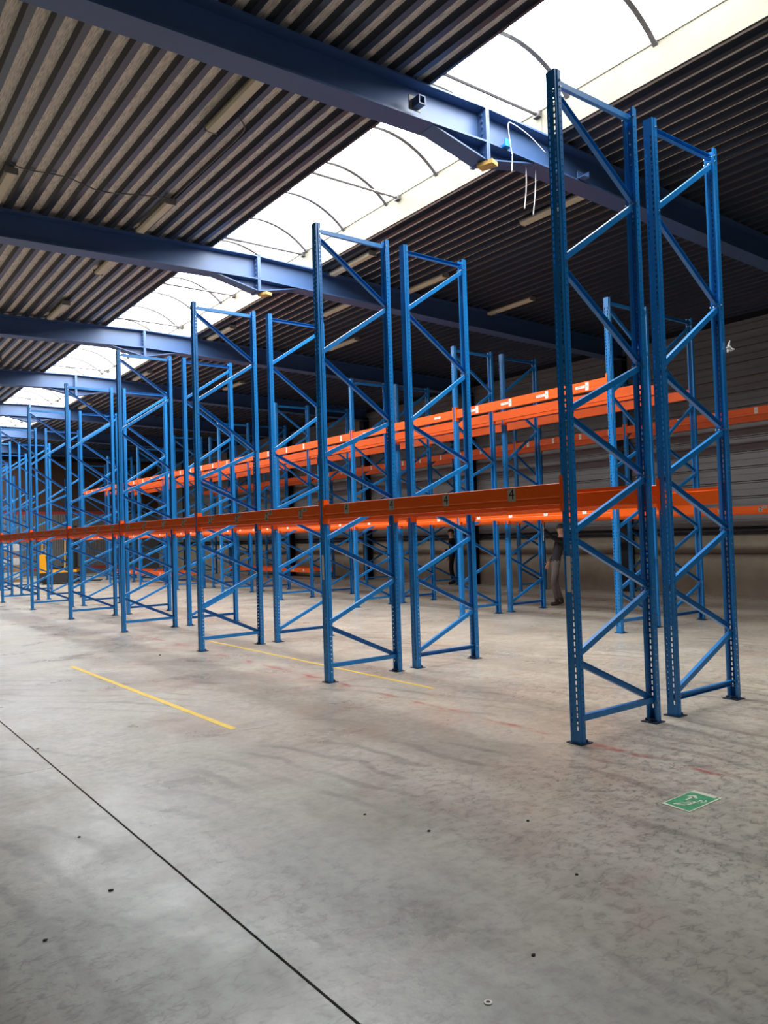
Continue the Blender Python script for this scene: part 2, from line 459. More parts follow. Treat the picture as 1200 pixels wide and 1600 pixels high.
# ------------------------------------------------------------------ portal frame rafters and wall columns
def hexbolt(m, x, y, z, r=0.016, h=0.014, axis='y'):
    pts = []
    for k in range(6):
        t = math.pi / 3 * k
        pts.append((r * math.cos(t), r * math.sin(t)))
    if axis == 'y': f = lambda p, t: (x + p[0], y + t, z + p[1])
    elif axis == 'x': f = lambda p, t: (x + t, y + p[0], z + p[1])
    else: f = lambda p, t: (x + p[0], y + p[1], z + t)
    m.prism(pts, f, 0, h)
def rafter_meshes():
    hw = 0.15; res = {}
    zt = 6.745; zb = 6.31; s = 0.025
    def side(x_end, name):
        L = abs(x_end - XA); dz = -s * L; x0, x1 = sorted((XA, x_end))
        def zz(x, z): return z - s * abs(x - XA)
        def slab(m, z0, z1, w):
            m.add([(x0, -w, zz(x0, z0)), (x1, -w, zz(x1, z0)), (x1, w, zz(x1, z0)), (x0, w, zz(x0, z0)),
                   (x0, -w, zz(x0, z1)), (x1, -w, zz(x1, z1)), (x1, w, zz(x1, z1)), (x0, w, zz(x0, z1))],
                  [(0, 3, 2, 1), (4, 5, 6, 7), (0, 1, 5, 4), (1, 2, 6, 5), (2, 3, 7, 6), (3, 0, 4, 7)])
        for nm, z0, z1, w in (('top_flange', zt - .022, zt, hw), ('bottom_flange', zb, zb + .022, hw), ('web', zb + .022, zt - .022, .007)):
            m = MB(); slab(m, z0, z1, w); res[(name, nm)] = m.mesh(nm, M_NAVY)
    side(X0, 'l'); side(X1 - .02, 'r')
    m = MB(); m.box(XA - .028, XA - .002, -hw, hw, 6.10, zt + .0); m.box(XA + .002, XA + .028, -hw, hw, 6.10, zt + .0); res['splice'] = m.mesh('splice_plate', M_NAVY)
    m = MB()
    for s_, e in ((-1, .82), (1, .82)):
        x = XA + s_ * .03; xe = XA + s_ * e
        m.prism([(x, 6.13), (xe, zb - .02), (x, zb)], lambda p, t: (p[0], t, p[1]), -.006, .006)
    res['haunch_web'] = m.mesh('haunch_web', M_NAVY)
    m = MB()
    for s_, e in ((-1, .84), (1, .84)):
        x = XA + s_ * .03; xe = XA + s_ * e
        m.prism([(x, 6.11), (xe, zb - .025), (xe, zb - .007), (x, 6.128)], lambda p, t: (p[0], t, p[1]), -.12, .12)
    res['haunch_flange'] = m.mesh('haunch_flange', M_NAVY)
    m = MB()
    for z in (6.2, 6.36, 6.43, 6.51, 6.58, 6.66):
        for yy in (-.085, .085): hexbolt(m, XA - .045, yy, z, .016, .09, 'x')
    res['bolts'] = m.mesh('splice_bolts', M_NAVY)
    return res
RM = rafter_meshes()
rafter_where = ['nearest roof rafter, crossing the top of the picture above the first racks',
                'second roof rafter from the camera, with ridge haunch', 'third roof rafter from the camera, with ridge haunch',
                'fourth roof rafter from the camera', 'fifth roof rafter from the camera', 'sixth roof rafter from the camera, at far left',
                'seventh and farthest visible roof rafter']
for i in range(0, 7):
    y = FR0 + FRS * i
    if i < 0: lab = 'blue steel roof rafter overhead before the camera'
    else: lab = 'blue steel ' + rafter_where[i]
    t = thing('roof_rafter', lab, 'roof beam', (0, y, 0), group='steel roof rafters')
    for k, me in RM.items():
        nm = k[1] if isinstance(k, tuple) else me.name.split('.')[0]
        o = put(nm, me, t)
        if k == 'bolts': o['kind'] = 'stuff'
    cols = thing('wall_column', ('dark steel column against the side wall under the %s roof rafter' % ('second third fourth fifth sixth seventh eighth'.split()[i - 1] if i > 0 else 'first')) if i >= 0 else
                 'dark steel column against the side wall, right of the picture', 'column', (X1 - .16, y, 0), group='dark steel columns on the side wall')
    for nm, (a0, a1, b0, b1) in {'front_flange': (-.12, -.1, -.14, .14), 'back_flange': (.1, .118, -.14, .14), 'web': (-.1, .1, -.007, .007)}.items():
        m = MB(); m.box(a0, a1, b0, b1, 0.02, 6.16); m.build(nm, M_DARKCOL, cols)
    m = MB(); m.box(-.15, .13, -.17, .17, 0, .02); m.build('base_plate', M_DARKCOL, cols)

# ------------------------------------------------------------------ pallet rack uprights
HP = 5.29
def upright_mesh(small_holes):
    """slotted omega section; slotted face at x=-0.035 looking to -x, open towards +x"""
    t = 0.0022
    vs = []; fs = []; idx = {}
    def V(p):
        k = tuple(round(c, 5) for c in p)
        if k not in idx: idx[k] = len(vs); vs.append(k)
        return idx[k]
    def Q(a, b_, c, d): fs.append((V(a), V(b_), V(c), V(d)))
    P = 0.05; z0 = 0.1; n = int((HP - 0.1 - z0) / P)
    zs = [0.0] + sum([[z0 + i * P, z0 + i * P + 0.032] for i in range(n)], []) + [HP]
    ys = [-.045, -.034, -.021, .021, .034, .045]
    xf = -.032
    for j in range(len(zs) - 1):
        for i in range(5):
            if i in (1, 3) and j % 2 == 1:
                continue
            Q((xf, ys[i], zs[j]), (xf, ys[i], zs[j + 1]), (xf, ys[i + 1], zs[j + 1]), (xf, ys[i + 1], zs[j]))
    path = [(-.032, .045), (-.010, .045), (-.004, .052), (.007, .052), (.018, .052), (.032, .052), (.032, .032)]
    for s in (-1, 1):
        for i in range(len(path) - 1):
            (xa, ya), (xb, yb) = path[i], path[i + 1]
            for j in range(len(zs) - 1):
                if small_holes and i == 3 and j % 2 == 1 :
                    # small round-ish hole (square) in the middle of the cell
                    za, zb = zs[j] + .010, zs[j + 1] - .010
                    Q((xa, s * ya, zs[j]), (xb, s * yb, zs[j]), (xb, s * yb, za), (xa, s * ya, za))
                    Q((xa, s * ya, zb), (xb, s * yb, zb), (xb, s * yb, zs[j + 1]), (xa, s * ya, zs[j + 1]))
                    continue
                Q((xa, s * ya, zs[j]), (xb, s * yb, zs[j]), (xb, s * yb, zs[j + 1]), (xa, s * ya, zs[j + 1]))
    me = bpy.data.meshes.new('post'); me.from_pydata(vs, [], fs)
    bm = bmesh.new(); bm.from_mesh(me)
    bmesh.ops.recalc_face_normals(bm, faces=bm.faces)
    bmesh.ops.solidify(bm, geom=bm.faces[:], thickness=t)
    bmesh.ops.dissolve_limit(bm, angle_limit=0.01, verts=bm.verts[:], edges=bm.edges[:]) if not small_holes else None
    bm.to_mesh(me); bm.free()
    me.materials.append(M_BLUE)
    return me
POST_HI = upright_mesh(True)
POST_LO = upright_mesh(False)

def channel(name, xa, za, xb, zb, closed_front):
    """C channel brace lying in the frame plane; closed_front: its web looks to -y"""
    a_ = Vector((xa, 0, za)); b_ = Vector((xb, 0, zb)); d = (b_ - a_); L = d.length; d.normalize()
    n = Vector((-d.z, 0, d.x))
    hw, dp, t = 0.024, 0.036, 0.0025
    s = -1 if closed_front else 1
    prof = [(-hw, -s * dp / 2), (-hw, s * dp / 2), (hw, s * dp / 2), (hw, -s * dp / 2), (hw - t, -s * dp / 2), (hw - t, s * dp / 2 - s * t), (-hw + t, s * dp / 2 - s * t), (-hw + t, -s * dp / 2)]
    m = MB()
    m.prism(prof, lambda p, q: tuple(a_ + d * q + n * p[0] + Vector((0, p[1], 0))), 0, L)
    return m.mesh(name, M_BLUE)
NODES = [5.16, 4.46, 3.76, 3.05, 2.57, 2.09, 1.61, 1.13, 0.65, 0.17]
def frame_meshes(mirror):
    out = []
    D = 1.0
    xl, xr = 0.012, D - 0.012
    out.append(('horizontal_brace', channel('horizontal_brace', xl, 5.215, xr, 5.215, not mirror)))
    out.append(('horizontal_brace', channel('horizontal_brace', xl, 0.155 if mirror else 0.185, xr, 0.155 if mirror else 0.185, not mirror)))
    for i in range(9):
        z0, z1 = NODES[i] - .022, NODES[i + 1] + .022
        left_high = (i % 2 == 0) != mirror
        if left_high: out.append(('diagonal_brace', channel('diagonal_brace', xl, z0, xr, z1, False)))
        else: out.append(('diagonal_brace', channel('diagonal_brace', xr, z0, xl, z1, True)))
    m = MB()
    for i, z in enumerate(NODES):
        left = (i % 2 == 0) != mirror
        hexbolt(m, 0.02 if left else D - .02, -.060, z, .009, .12, 'y')
    hexbolt(m, .02, -.060, 5.215, .009, .12, 'y'); hexbolt(m, D - .02, -.060, 5.215, .009, .12, 'y')
    hexbolt(m, .02, -.060, .17, .009, .12, 'y'); hexbolt(m, D - .02, -.060, .17, .009, .12, 'y')
    return out, m.mesh('brace_bolts', M_BOLT)
FM = {False: frame_meshes(False), True: frame_meshes(True)}
m = MB(); m.box(-.05, .085, -.075, .075, 0, .008); m.box(.036, .05, -.055, .055, .008, .03)
hexbolt(m, .066, 0, .008, .011, .018, 'z')
PLATE = m.mesh('base_plate', M_PLATE)
m = MB(); m.box(-.0355, -.0335, -.020, .022, 1.17, 1.45); GUARD = m.mesh('grey_guard_tape', M_GREY)

FW_W = 'frames of the pallet racks'
def frame(x, y, mirror, lab, hi=False, group=None, h=1.0):
    t = thing('rack_frame', lab, 'rack frame', (x, y, 0), group=group)
    P = POST_HI if hi else POST_LO
    put('post', P, t, (0, 0, .006)); put('post', P, t, (1.0, 0, .006), math.pi)
    put('base_plate', PLATE, t, (0, 0, 0)); put('base_plate', PLATE, t, (1.0, 0, 0), math.pi)
    ms, bolts = FM[mirror]
    for nm, me in ms: put(nm, me, t)
    o = put('brace_bolts', bolts, t); o['kind'] = 'stuff'
    if h != 1.0: t.scale = (1, 1, h)
    return t

YA = [0, 3.555, 7.08, 10.60, 14.18, 17.78, 21.5, 25.2, 28.8, 32.4]
GAP = 0.293
XB = 1.0 + GAP
XC = 5.4965; XD = XC + 1.0115 + .324
YC = [3.635, 7.28, 10.86, 14.46, 18.06, 21.66, 25.26, 28.86, 32.46]
XE = 10.95
YEr = [3.65, 7.28, 10.86, 14.50, 18.1, 21.7, 25.3, 28.9, 32.5]
ROWS = {
 'A': (0.0, YA[:9], False, "aisle side of the near double rack"),
 'B': (XB, YA, True, "inner side of the near double rack"),
 'C': (XC, YC, False, "left side of the middle double rack"),
 'D': (XD, YC, True, "right side of the middle double rack"),
 'E': (XE, YEr, False, "rack along the side wall"),
}
frames = {}
for r, (x, ys, mir, desc) in ROWS.items():
    for i, y in enumerate(ys):
        k = i
        lab = 'tall blue %s frame, %s' % (ORD[k], desc)
        frames[(r, i)] = frame(x, y, mir, lab, hi=(r in 'AB' and i < 3) or (r == 'C' and i == 0),
                               group='blue frames, ' + desc, h=1.0 if r in 'AB' else 1.006)
for k in (('A', 0), ('A', 1)):
    put('grey_guard_tape', GUARD, frames[k])['label'] = 'grey tape strip on the post'
m = MB(); m.box(-.0355, -.0335, -.012, .012, 1.2, 1.5); WST = m.mesh('white_guard_tape', M_WHITE)
put('white_guard_tape', WST, frames[('C', 4)])['label'] = 'white strip on the post'
m = MB(); m.box(1.0 + .008, 1.0 + .030, -.0555, -.0525, 1.42, 1.84)
m.build('white_guard_tape', M_WHITE, frames[('D', 1)])['label'] = 'white strip on the rear post'
# white plastic clip on the rear-right post of the first inner frame
m = MB()
m.tube([(1.02, -.075, 3.36), (1.06, -.09, 3.33), (1.1, -.1, 3.34)], [.022, .018, .004], 6)
m.tube([(1.03, -.07, 3.35), (1.0, -.085, 3.30)], [.014, .008], 6)
m.tube([(1.03, -.075, 3.36), (1.05, -.085, 3.42)], [.014, .005], 6)
m.build('plastic_clip', M_WHITE, frames[('B', 0)])['label'] = 'white plastic clip'

# ------------------------------------------------------------------ beams
def glyph(txt, size, material):
    c = bpy.data.curves.new('t', 'FONT'); c.body = txt; c.size = size; c.align_x = 'CENTER'; c.align_y = 'CENTER'
    c.extrude = 0.0004; c.resolution_u = 2
    o = bpy.data.objects.new('t', c); COL.objects.link(o)
    dg = bpy.context.evaluated_depsgraph_get(); dg.update()
    me = bpy.data.meshes.new_from_object(o.evaluated_get(dg))
    me.name = 'digit'
    me.materials.clear(); me.materials.append(material)
    bpy.data.objects.remove(o, do_unlink=True); bpy.data.curves.remove(c)
    R_ = Matrix(((0, 0, -1), (-1, 0, 0), (0, 1, 0)))   # text reads when looking towards +x
    for v in me.vertices: v.co = R_ @ v.co
    return me
G4 = glyph('4', 0.125, M_INK); G2 = glyph('2', 0.125, M_INK); G50 = glyph('50', 0.05, M_INK)
GS = glyph('50', 0.034, M_INKG); GB = glyph('07 30 11', 0.034, M_INKG)
def card(w, h, mt):
    m = MB(); m.box(-.0016, 0, -w / 2, w / 2, -h / 2, h / 2); return m.mesh('number_card', mt)
C4 = card(.088, .112, M_TAG); C2 = card(.085, .105, M_TAG); C50 = card(.085, .055, M_TAG)
CW = card(.085, .085, M_WHITE); CWT = card(.07, .13, M_WHITE); CBAR = card(.19, .045, M_WHITE)

BH = 0.165
beam_cache = {}
def beam_mesh(L):
    k = round(L, 3)
    if k not in beam_cache:
        m = MB()
        prof = [(0, 0), (0, .040), (.0035, .046), (.0035, .056), (0, .062), (0, BH - .004), (.004, BH), (.046, BH), (.046, BH - .03), (.056, BH - .034), (.056, 0)]
        m.prism(prof, lambda p, t: (p[0], t, p[1]), .004, L - .004)
        beam_cache[k] = m.mesh('beam_body', M_ORANGE)
    return beam_cache[k]
m = MB(); m.box(-.006, .062, 0, .004, -.055, BH + .055); m.box(-.0095, -.006, -.030, .004, -.055, BH + .055)
for z in (-.02, .1, .2): m.box(-.012, -.0095, -.02, -.008, z, z + .018)
CONN = m.mesh('end_connector', M_ORANGE)
m = MB(); m.box(-.006, .062, -.004, 0, -.055, BH + .055); m.box(-.0095, -.006, -.004, .030, -.055, BH + .055)
for z in (-.02, .1, .2): m.box(-.012, -.0095, .008, .02, z, z + .018)
CONN2 = m.mesh('end_connector', M_ORANGE)

def beam(x, y0, y1, z, facing, lab, group, cards=None):
    """facing -1: stepped back side away, front looks to -x; +1 the reverse"""
    L = (y1 - y0) - 0.108
    if facing < 0:
        t = thing('pallet_beam', lab, 'rack beam', (x - .030, y0 + .054, z), 0, group)
    else:
        t = thing('pallet_beam', lab, 'rack beam', (x + .030, y1 - .054, z), math.pi, group)
    put('beam_body', beam_mesh(L), t)
    put('end_connector', CONN, t, (0, 0, 0)); put('end_connector', CONN2, t, (0, L, 0))
    if cards:
        for c in cards:
            kind, yw = c
            yl = yw - (y0 + .054)
            def cd(me, dy, dz, gl=None, lb=None):
                o = put('number_card', me, t, (-.0006, yl + dy, BH * .5 + dz))
                if lb: o['label'] = lb
                if gl: put('digits', gl, o, (-.0018, 0, 0))
            if kind == '4': cd(C4, 0, .018, G4, 'worn card with a black 4')
            elif kind == '2':
                cd(C2, 0, 0, G2, 'worn card with a black 2'); cd(C50, -.095, .045, G50, 'small worn card with faint digits')
            elif kind == 'w': cd(CW, 0, 0, GS, 'small white square sticker')
            elif kind == 'W': cd(CWT, 0, 0, GS, 'white sticker'); cd(CBAR, .14, 0, GB, 'white strip of small print')
            elif kind == 'B': cd(CBAR, 0, 0, GB, 'white strip of small print')
            elif kind == 't': cd(CWT, 0, 0, GS, 'white sticker')
    return t

ZL, ZU = 1.86, 3.90
def bay_names(k): return ORD[k]
cardsA = {0: [('4', 3.05), ('4', 2.24), ('4', 1.41), ('4', .58)],
          1: [('2', 4.03), ('2', 4.87), ('2', 5.73), ('2', 6.6)],
          2: [('2', 7.6), ('2', 8.45), ('2', 9.35), ('2', 10.2)]}
for k in range(3, 8):
    s = YA[k]; cardsA[k] = [('2', s + .5 + .85 * q) for q in range(4)]
short = {'A': ('near double rack, aisle line', 'near double rack, aisle line'),
         'B': ('near double rack, inner line', ''), 'C': ('middle double rack, left line', ''),
         'D': ('middle double rack, right line', ''), 'E': ('wall rack', '')}
for r, (x, ys, mir, desc) in ROWS.items():
    D = 1.0
    levels = [('low', ZL)] if r in 'AB' else [('low', ZL), ('high', ZU)]
    nb = len(ys) - 1
    for k in range(nb):
        kk = k
        if r == 'E': kk = k
        for lv, z in levels:
            for side, xx, fc in (('left', x, -1), ('right', x + D, 1)):
                lab = '%s orange beam in the %s bay, %s face, %s' % (lv, ORD[kk], side, short[r][0])
                cards = None
                if fc < 0:
                    if r == 'A': cards = cardsA.get(k)
                    elif r == 'C' and lv == 'low': cards = [('w', ys[k] + .58 + .83 * q) for q in range(4)] if k != 1 else [('w', 7.86), ('w', 9.4), ('w', 10.26)]
                    elif r == 'C': cards = [('W' if k < 2 else 't', ys[k] + .43 + .86 * q) for q in range(4)] if k != 1 else [('B', 7.79), ('B', 10.28)]
                    elif r == 'D' and lv == 'low': cards = [('w', ys[k] + .7 + .83 * q) for q in range(4)] if k < 5 else None
                    elif r == 'E' and k < 5: cards = [('2' if lv == 'low' else 't', ys[k] + .45 + .88 * q) for q in range(4)]
                beam(xx, ys[k], ys[k + 1], z, fc, lab, '%s level orange beams, %s' % (lv, desc), cards)
# bottom-level beams of the far wall-rack bays and the far end of the middle rack
for (r, x, ys, ks) in (('E', XE, YEr, (5, 6)), ('D', XD, YC, (6, 7))):
    for k in ks:
        for side, xx, fc in (('left', x, -1), ('right', x + 1.0, 1)):
            lab = 'ankle-high orange beam in the %s bay, %s face, %s' % (ORD[k], side, short[r][0])
            beam(xx, ys[k], ys[k + 1], .30, fc, lab, 'ankle-high orange beams at the far end', [('w', ys[k] + .6), ('w', ys[k] + 1.4)] if fc < 0 else None)

M_CRATE_DIMBEAM = mat('red_crate_dim_beam', srgb(150, 44, 36), 0.6)  # on the far beams this dark red puts the dim light into their colour
# ------------------------------------------------------------------ rack across the far end
for i in range(5):
    fx = -1.6 + i * 2.8
    t = thing('rack_frame', 'distant blue %s frame from the left, cross rack on the end wall' % ['first', 'second', 'third', 'fourth', 'fifth'][i], 'rack frame', (fx, 39.4, 0), math.pi / 2, 'distant frames on the end wall')
    put('post', POST_LO, t, (0, 0, 0)); put('post', POST_LO, t, (1, 0, 0), math.pi)
    for nm, me in FM[False][0]: put(nm, me, t)
    if i < 4:
        for lv, z in (('high', 3.3), ('low', .35)):
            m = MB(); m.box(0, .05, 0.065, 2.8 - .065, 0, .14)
            o = m.build('pallet_beam', M_CRATE_DIMBEAM); o.location = (fx, 39.39, z); o.rotation_euler = (0, 0, -math.pi / 2)
            tag(o, 'distant orange %s beam with painted-in shade, %s bay from left, cross rack on end wall' % (lv, ['first', 'second', 'third', 'fourth'][i]), 'rack beam', 'distant beams on the end wall')

# ------------------------------------------------------------------ ceiling battens and cables
m = MB(); m.box(-.09, .09, -.65, .65, -.055, -.035); m.prism([(-.09, 0), (-.05, -.035), (.05, -.035), (.09, 0)][::-1], lambda p, t: (p[0], t, p[1]), -.655, -.65)
LB = MB(); LB.box(-.055, .055, -.65, .65, -.03, .0); LBm = LB.mesh('housing', M_LAMPB)
LD = MB(); LD.prism([(-.075, -.03), (.075, -.03), (.075, -.06), (.05, -.085), (-.05, -.085), (-.075, -.06)], lambda p, t: (p[0], t, p[1]), -.64, .64)
LDm = LD.mesh('diffuser', M_LAMP)
LE = MB(); LE.box(-.08, .08, -.0075, .0075, -.09, 0.0); LEm = LE.mesh('end_cap', M_LAMPB)
lamps = [(-.8, 3.95, 'large cream batten light fixed left of the skylight, behind the nearest rafter'),
         (-.43, 7.45, 'batten light on the left deck, just before the second rafter'),
         (-2.56, 7.55, 'batten light at the far left edge before the second rafter'),
         (-.40, 9.75, 'batten light just beyond the second rafter, left deck'),
         (-.40, 13.2, 'batten light on the left deck before the third rafter'),
         (4.57, 3.87, 'batten light right of the skylight behind the nearest rafter'),
         (3.34, 7.6, 'batten light behind the first rack frame pair, near the skylight curb'),
         (5.15, 7.7, 'batten light on the right deck between the second frame pair'),
         (7.6, 7.7, 'batten light on the right deck over the middle rack'),
         (3.35, 13.2, 'batten light beside the curb before the third rafter'),
         (6.35, 12.4, 'batten light on the right deck before the third rafter'),
         (4.6, 9.9, 'batten light on the right deck beyond the second rafter'),
         (3.4, 18.8, 'batten light beside the curb before the fourth rafter'),
         (6.3, 18.6, 'batten light on the right deck before the fourth rafter'),
         (3.4, 24.6, 'batten light beside the curb before the fifth rafter'),
         (-.6, 19.0, 'batten light on the left deck before the fourth rafter')]
for (x, y, lb) in lamps:
    t = thing('batten_light', lb, 'ceiling light', (x, y, roof_z(x) - .002), group='batten lights under the roof deck')
    put('housing', LBm, t); put('diffuser', LDm, t); put('end_cap', LEm, t, (0, -.648, 0)); put('end_cap', LEm, t, (0, .648, 0))
def cable(name, pts, r, mt, lab, cat='cable'):
    # Catmull-Rom through the points
    P = [Vector(p) for p in pts]; out = []
    for i in range(len(P) - 1):
        a0 = P[max(i - 1, 0)]; a1 = P[i]; a2 = P[i + 1]; a3 = P[min(i + 2, len(P) - 1)]
        for k in range(6):
            t = k / 6
            out.append(0.5 * ((2 * a1) + (a2 - a0) * t + (2 * a0 - 5 * a1 + 4 * a2 - a3) * t * t + (3 * a1 - a0 - 3 * a2 + a3) * t ** 3))
    out.append(P[-1])
    m = MB(); m.tube(out, r, 6)
    return tag(m.build(name, mt, smooth=True), lab, cat)
cable('ceiling_cable', [(-2.6, 6.8, 6.64), (-2.4, 6.85, 6.63), (-1.9, 6.8, 6.63), (-1.4, 6.95, 6.62), (-.9, 6.8, 6.63), (-.5, 6.72, 6.65), (-.42, 6.82, 6.66)], .008, M_DKCABLE, 'thin grey cable linking two batten lights under the left deck')
cable('ceiling_cable', [(-.62, 4.2, 6.66), (-.5, 4.3, 6.62), (-.42, 4.6, 6.66), (-.42, 5.4, 6.66), (-.43, 6.7, 6.66)], .01, M_DKCABLE, 'straight conduit under the left deck beside the large batten light')
cable('hanging_rod', [(2.75, 2.44, 6.42), (2.45, 2.44, 6.56), (2.15, 2.44, 6.62), (2.07, 2.42, 6.55), (2.1, 2.42, 6.3), (2.12, 2.42, 6.2), (2.1, 2.42, 6.0)], .006, M_CABLE, 'bent white rod hooked over the nearest rafter right of its ridge')
cable('hanging_rod', [(2.58, 2.62, 6.29), (2.55, 2.6, 6.0), (2.46, 2.56, 5.68)], .0055, M_CABLE, 'thin pale rod hanging under the nearest rafter, left of two')
cable('hanging_rod', [(2.76, 2.62, 6.29), (2.74, 2.62, 6.0), (2.66, 2.6, 5.66)], .0055, M_CABLE, 'thin pale rod hanging under the nearest rafter, right of two')
# fixings on the nearest rafter
t = thing('pipe_bracket', 'square tube stub with plate on the nearest rafter web, left of ridge', 'bracket', (.68, 2.5, 6.42))
m = MB(); m.box(-.09, .07, .0, .012, -.07, .09); m.build('back_plate', M_LAMPB, t)
m = MB()
for (a0, a1, c0, c1) in ((-.045, .045, -.05, -.038), (-.045, .045, .038, .05), (-.045, -.033, -.038, .038), (.033, .045, -.038, .038)): m.box(a0, a1, -.12, .0, c0, c1)
m.build('tube_stub', M_NAVY, t)
m = MB(); m.box(-.05, .05, -.06, .13, -.03, .0); m.box(-.05, .05, -.06, -.045, .0, .06)
o = m.build('beam_clamp', M_BLUE); o.location = (2.08, 2.5, 6.345); tag(o, 'bright blue clamp on the nearest rafter right of its ridge', 'clamp')
m = MB(); m.box(-.06, .06, -.10, .0, -.01, .0); m.box(-.06, .06, -.01, .0, .0, .09); m.box(.05, .06, -.1, .0, .0, .07)
o = m.build('cable_bracket', M_NAVY); o.location = (3.5, 2.5, 6.3); tag(o, 'small angle bracket on the nearest rafter behind the first frame', 'bracket')
m = MB(); m.box(-.07, .07, -.16, .05, -.05, .0)
o = m.build('timber_block', M_TIMBER); o.location = (XA + .02, 2.62, 6.10); o.rotation_euler = (0, 0, .3); tag(o, 'small yellowish timber block under the nearest rafter ridge', 'block')
m = MB(); m.box(-.07, .07, -.16, .05, -.05, .0)
o = m.build('timber_block', M_TIMBER); o.location = (XA + .12, 8.42, 6.10); o.rotation_euler = (0, 0, .3); tag(o, 'small pale timber block under the second rafter ridge', 'block')

# ------------------------------------------------------------------ things on the floor
for (xa, ya, xb, yb, lb) in ((-1.86, 7.15, -1.78, 2.33, 'yellow tape line on the open floor before the racks'),
                             (.58, 8.03, .60, 2.42, 'thin yellow tape line running under the near double rack')):
    m = MB(); d = Vector((xb - xa, yb - ya, 0)).normalized(); n = Vector((-d.y, d.x, 0)) * (.033 if xa < 0 else .022)
    N_ = 40; vs = []
    for k in range(N_ + 1):
        p = Vector((xa, ya, 0)).lerp(Vector((xb, yb, 0)), k / N_); q = n * random.uniform(.86, 1.06)
        vs += [p + q, p - q]
    vs2 = [v + Vector((0, 0, .0012)) for v in vs]
    m.add([tuple(v) for v in vs2], [(2 * i, 2 * i + 1, 2 * i + 3, 2 * i + 2) for i in range(N_)])
    tag(m.build('floor_tape', M_TAPE), lb, 'floor marking')

# fallen emergency-exit sign
SG0, SGX, SGY = Vector((-.70, -1.19, 0)), Vector((.35, 0.0, 0)), Vector((-.01, -.19, 0))
sg = thing('exit_sign', 'worn green emergency exit sign lying flat on the floor, lower right', 'sign', (0, 0, 0))
def sp(s, t, z): v = SG0 + SGX * s + SGY * t; return (v.x, v.y, z)
def sboard(nm, quads, z0, z1, mt, label=None):
    m = MB()
    for q in quads:
        n = len(q)
        m.add([sp(s, t, z0) for s, t in q] + [sp(s, t, z1) for s, t in q],
              [tuple(range(n)), tuple(range(n, 2 * n))] + [(i, (i + 1) % n, n + (i + 1) % n, n + i) for i in range(n)])
    o = m.build(nm, mt, sg)
    if label: o['label'] = label
    return o
M_GREEN = mat('faded_green', srgb(70, 160, 112), 0.5, noise=0.28, nscale=14)
M_SIGNW = mat('sign_white', srgb(222, 226, 200), 0.5, noise=0.08, nscale=20)
sboard('board', [[(0, 0), (1, 0), (1, 1), (0, 1)]], 0.0, .004, M_SIGNW)
sboard('green_panel', [[(.07, .05), (.85, .03), (.97, .88), (.97, .93), (.03, .95)], ], .004, .0048, M_GREEN)
sboard('white_band', [[(.875, .02), (.955, .02), (.965, .86), (.885, .86)]], .0049, .0056, M_SIGNW, 'blank white band')
def stroke(pts, w):
    qs = []
    for (a_, b_) in zip(pts[:-1], pts[1:]):
        A_ = Vector((a_[0] * .35, a_[1] * .19)); B_ = Vector((b_[0] * .35, b_[1] * .19)); d = (B_ - A_).normalized(); n = Vector((-d.y, d.x)) * w / 2
        A2 = A_ - d * w * .3; B2 = B_ + d * w * .3
        qs.append([((p.x) / .35, (p.y) / .19) for p in (A2 + n, B2 + n, B2 - n, A2 - n)])
    return qs
man = stroke([(.40, .62), (.52, .72)], .022) + stroke([(.40, .62), (.26, .42), (.13, .30)], .014) + stroke([(.40, .66), (.24, .62), (.14, .42)], .013) \
    + stroke([(.50, .70), (.46, .48), (.40, .46)], .009) + stroke([(.50, .72), (.60, .86), (.68, .80)], .010)
sboard('running_figure', man + [[(.60 + .035 * math.cos(k), .70 + .065 * math.sin(k)) for k in [i * math.pi / 4 for i in range(8)]]], .0049, .0056, M_SIGNW, 'white running figure')
sboard('arrow', stroke([(.46, .34), (.66, .34)], .016) + [[(.64, .14), (.78, .34), (.64, .54)]], .0049, .0056, M_SIGNW, 'white arrow')

m = MB()
n = 16
for k in range(n):
    t0, t1 = 2 * math.pi * k / n, 2 * math.pi * (k + 1) / n
    for (ra, rb) in ((.008, .015),):
        q = [(ra * math.cos(t0), ra * math.sin(t0)), (rb * math.cos(t0), rb * math.sin(t0)), (rb * math.cos(t1), rb * math.sin(t1)), (ra * math.cos(t1), ra * math.sin(t1))]
        m.prism(q, lambda p, t: (p[0], p[1], t), 0, .003)
o = m.build('washer', mat('pale_washer', srgb(226, 220, 204), .4)); o.location = (-2.88, -1.94, .0005)
tag(o, 'small pale ring washer on the floor near the bottom edge', 'washer')
M_PEB = mat('dark_crumb', srgb(48, 44, 40), 0.9); M_PEBL = mat('light_crumb', srgb(206, 196, 180), 0.8)
import_pts = [((825, 1283), .012, 0, 'dark crumb on the floor left of the exit sign'), ((901, 1367), .011, 0, 'dark crumb below left of the exit sign'),
              ((833, 1493), .011, 0, 'dark chip on the open floor above the ring washer'), ((899, 1269), .010, 1, 'pale chip on the floor left of the exit sign'),
              ((59, 1170), .014, 1, 'pale chip at the left beside the dark floor joint'), ((173, 1392), .013, 0, 'dark crumb at lower left of the floor joint'),
              ((670, 1299), .012, 0, 'dark chip on the open floor beside a scuff'), ((70, 1470), .012, 0, 'dark crumb near the lower left corner'),
              ((124, 1308), .010, 0, 'dark crumb left of the dark floor joint'), ((570, 1273), .010, 0, 'dark crumb in the middle of the open floor'),
              ((250, 1024), .018, 0, 'dark crumb before the third frame on the floor')]
CP = M.translation
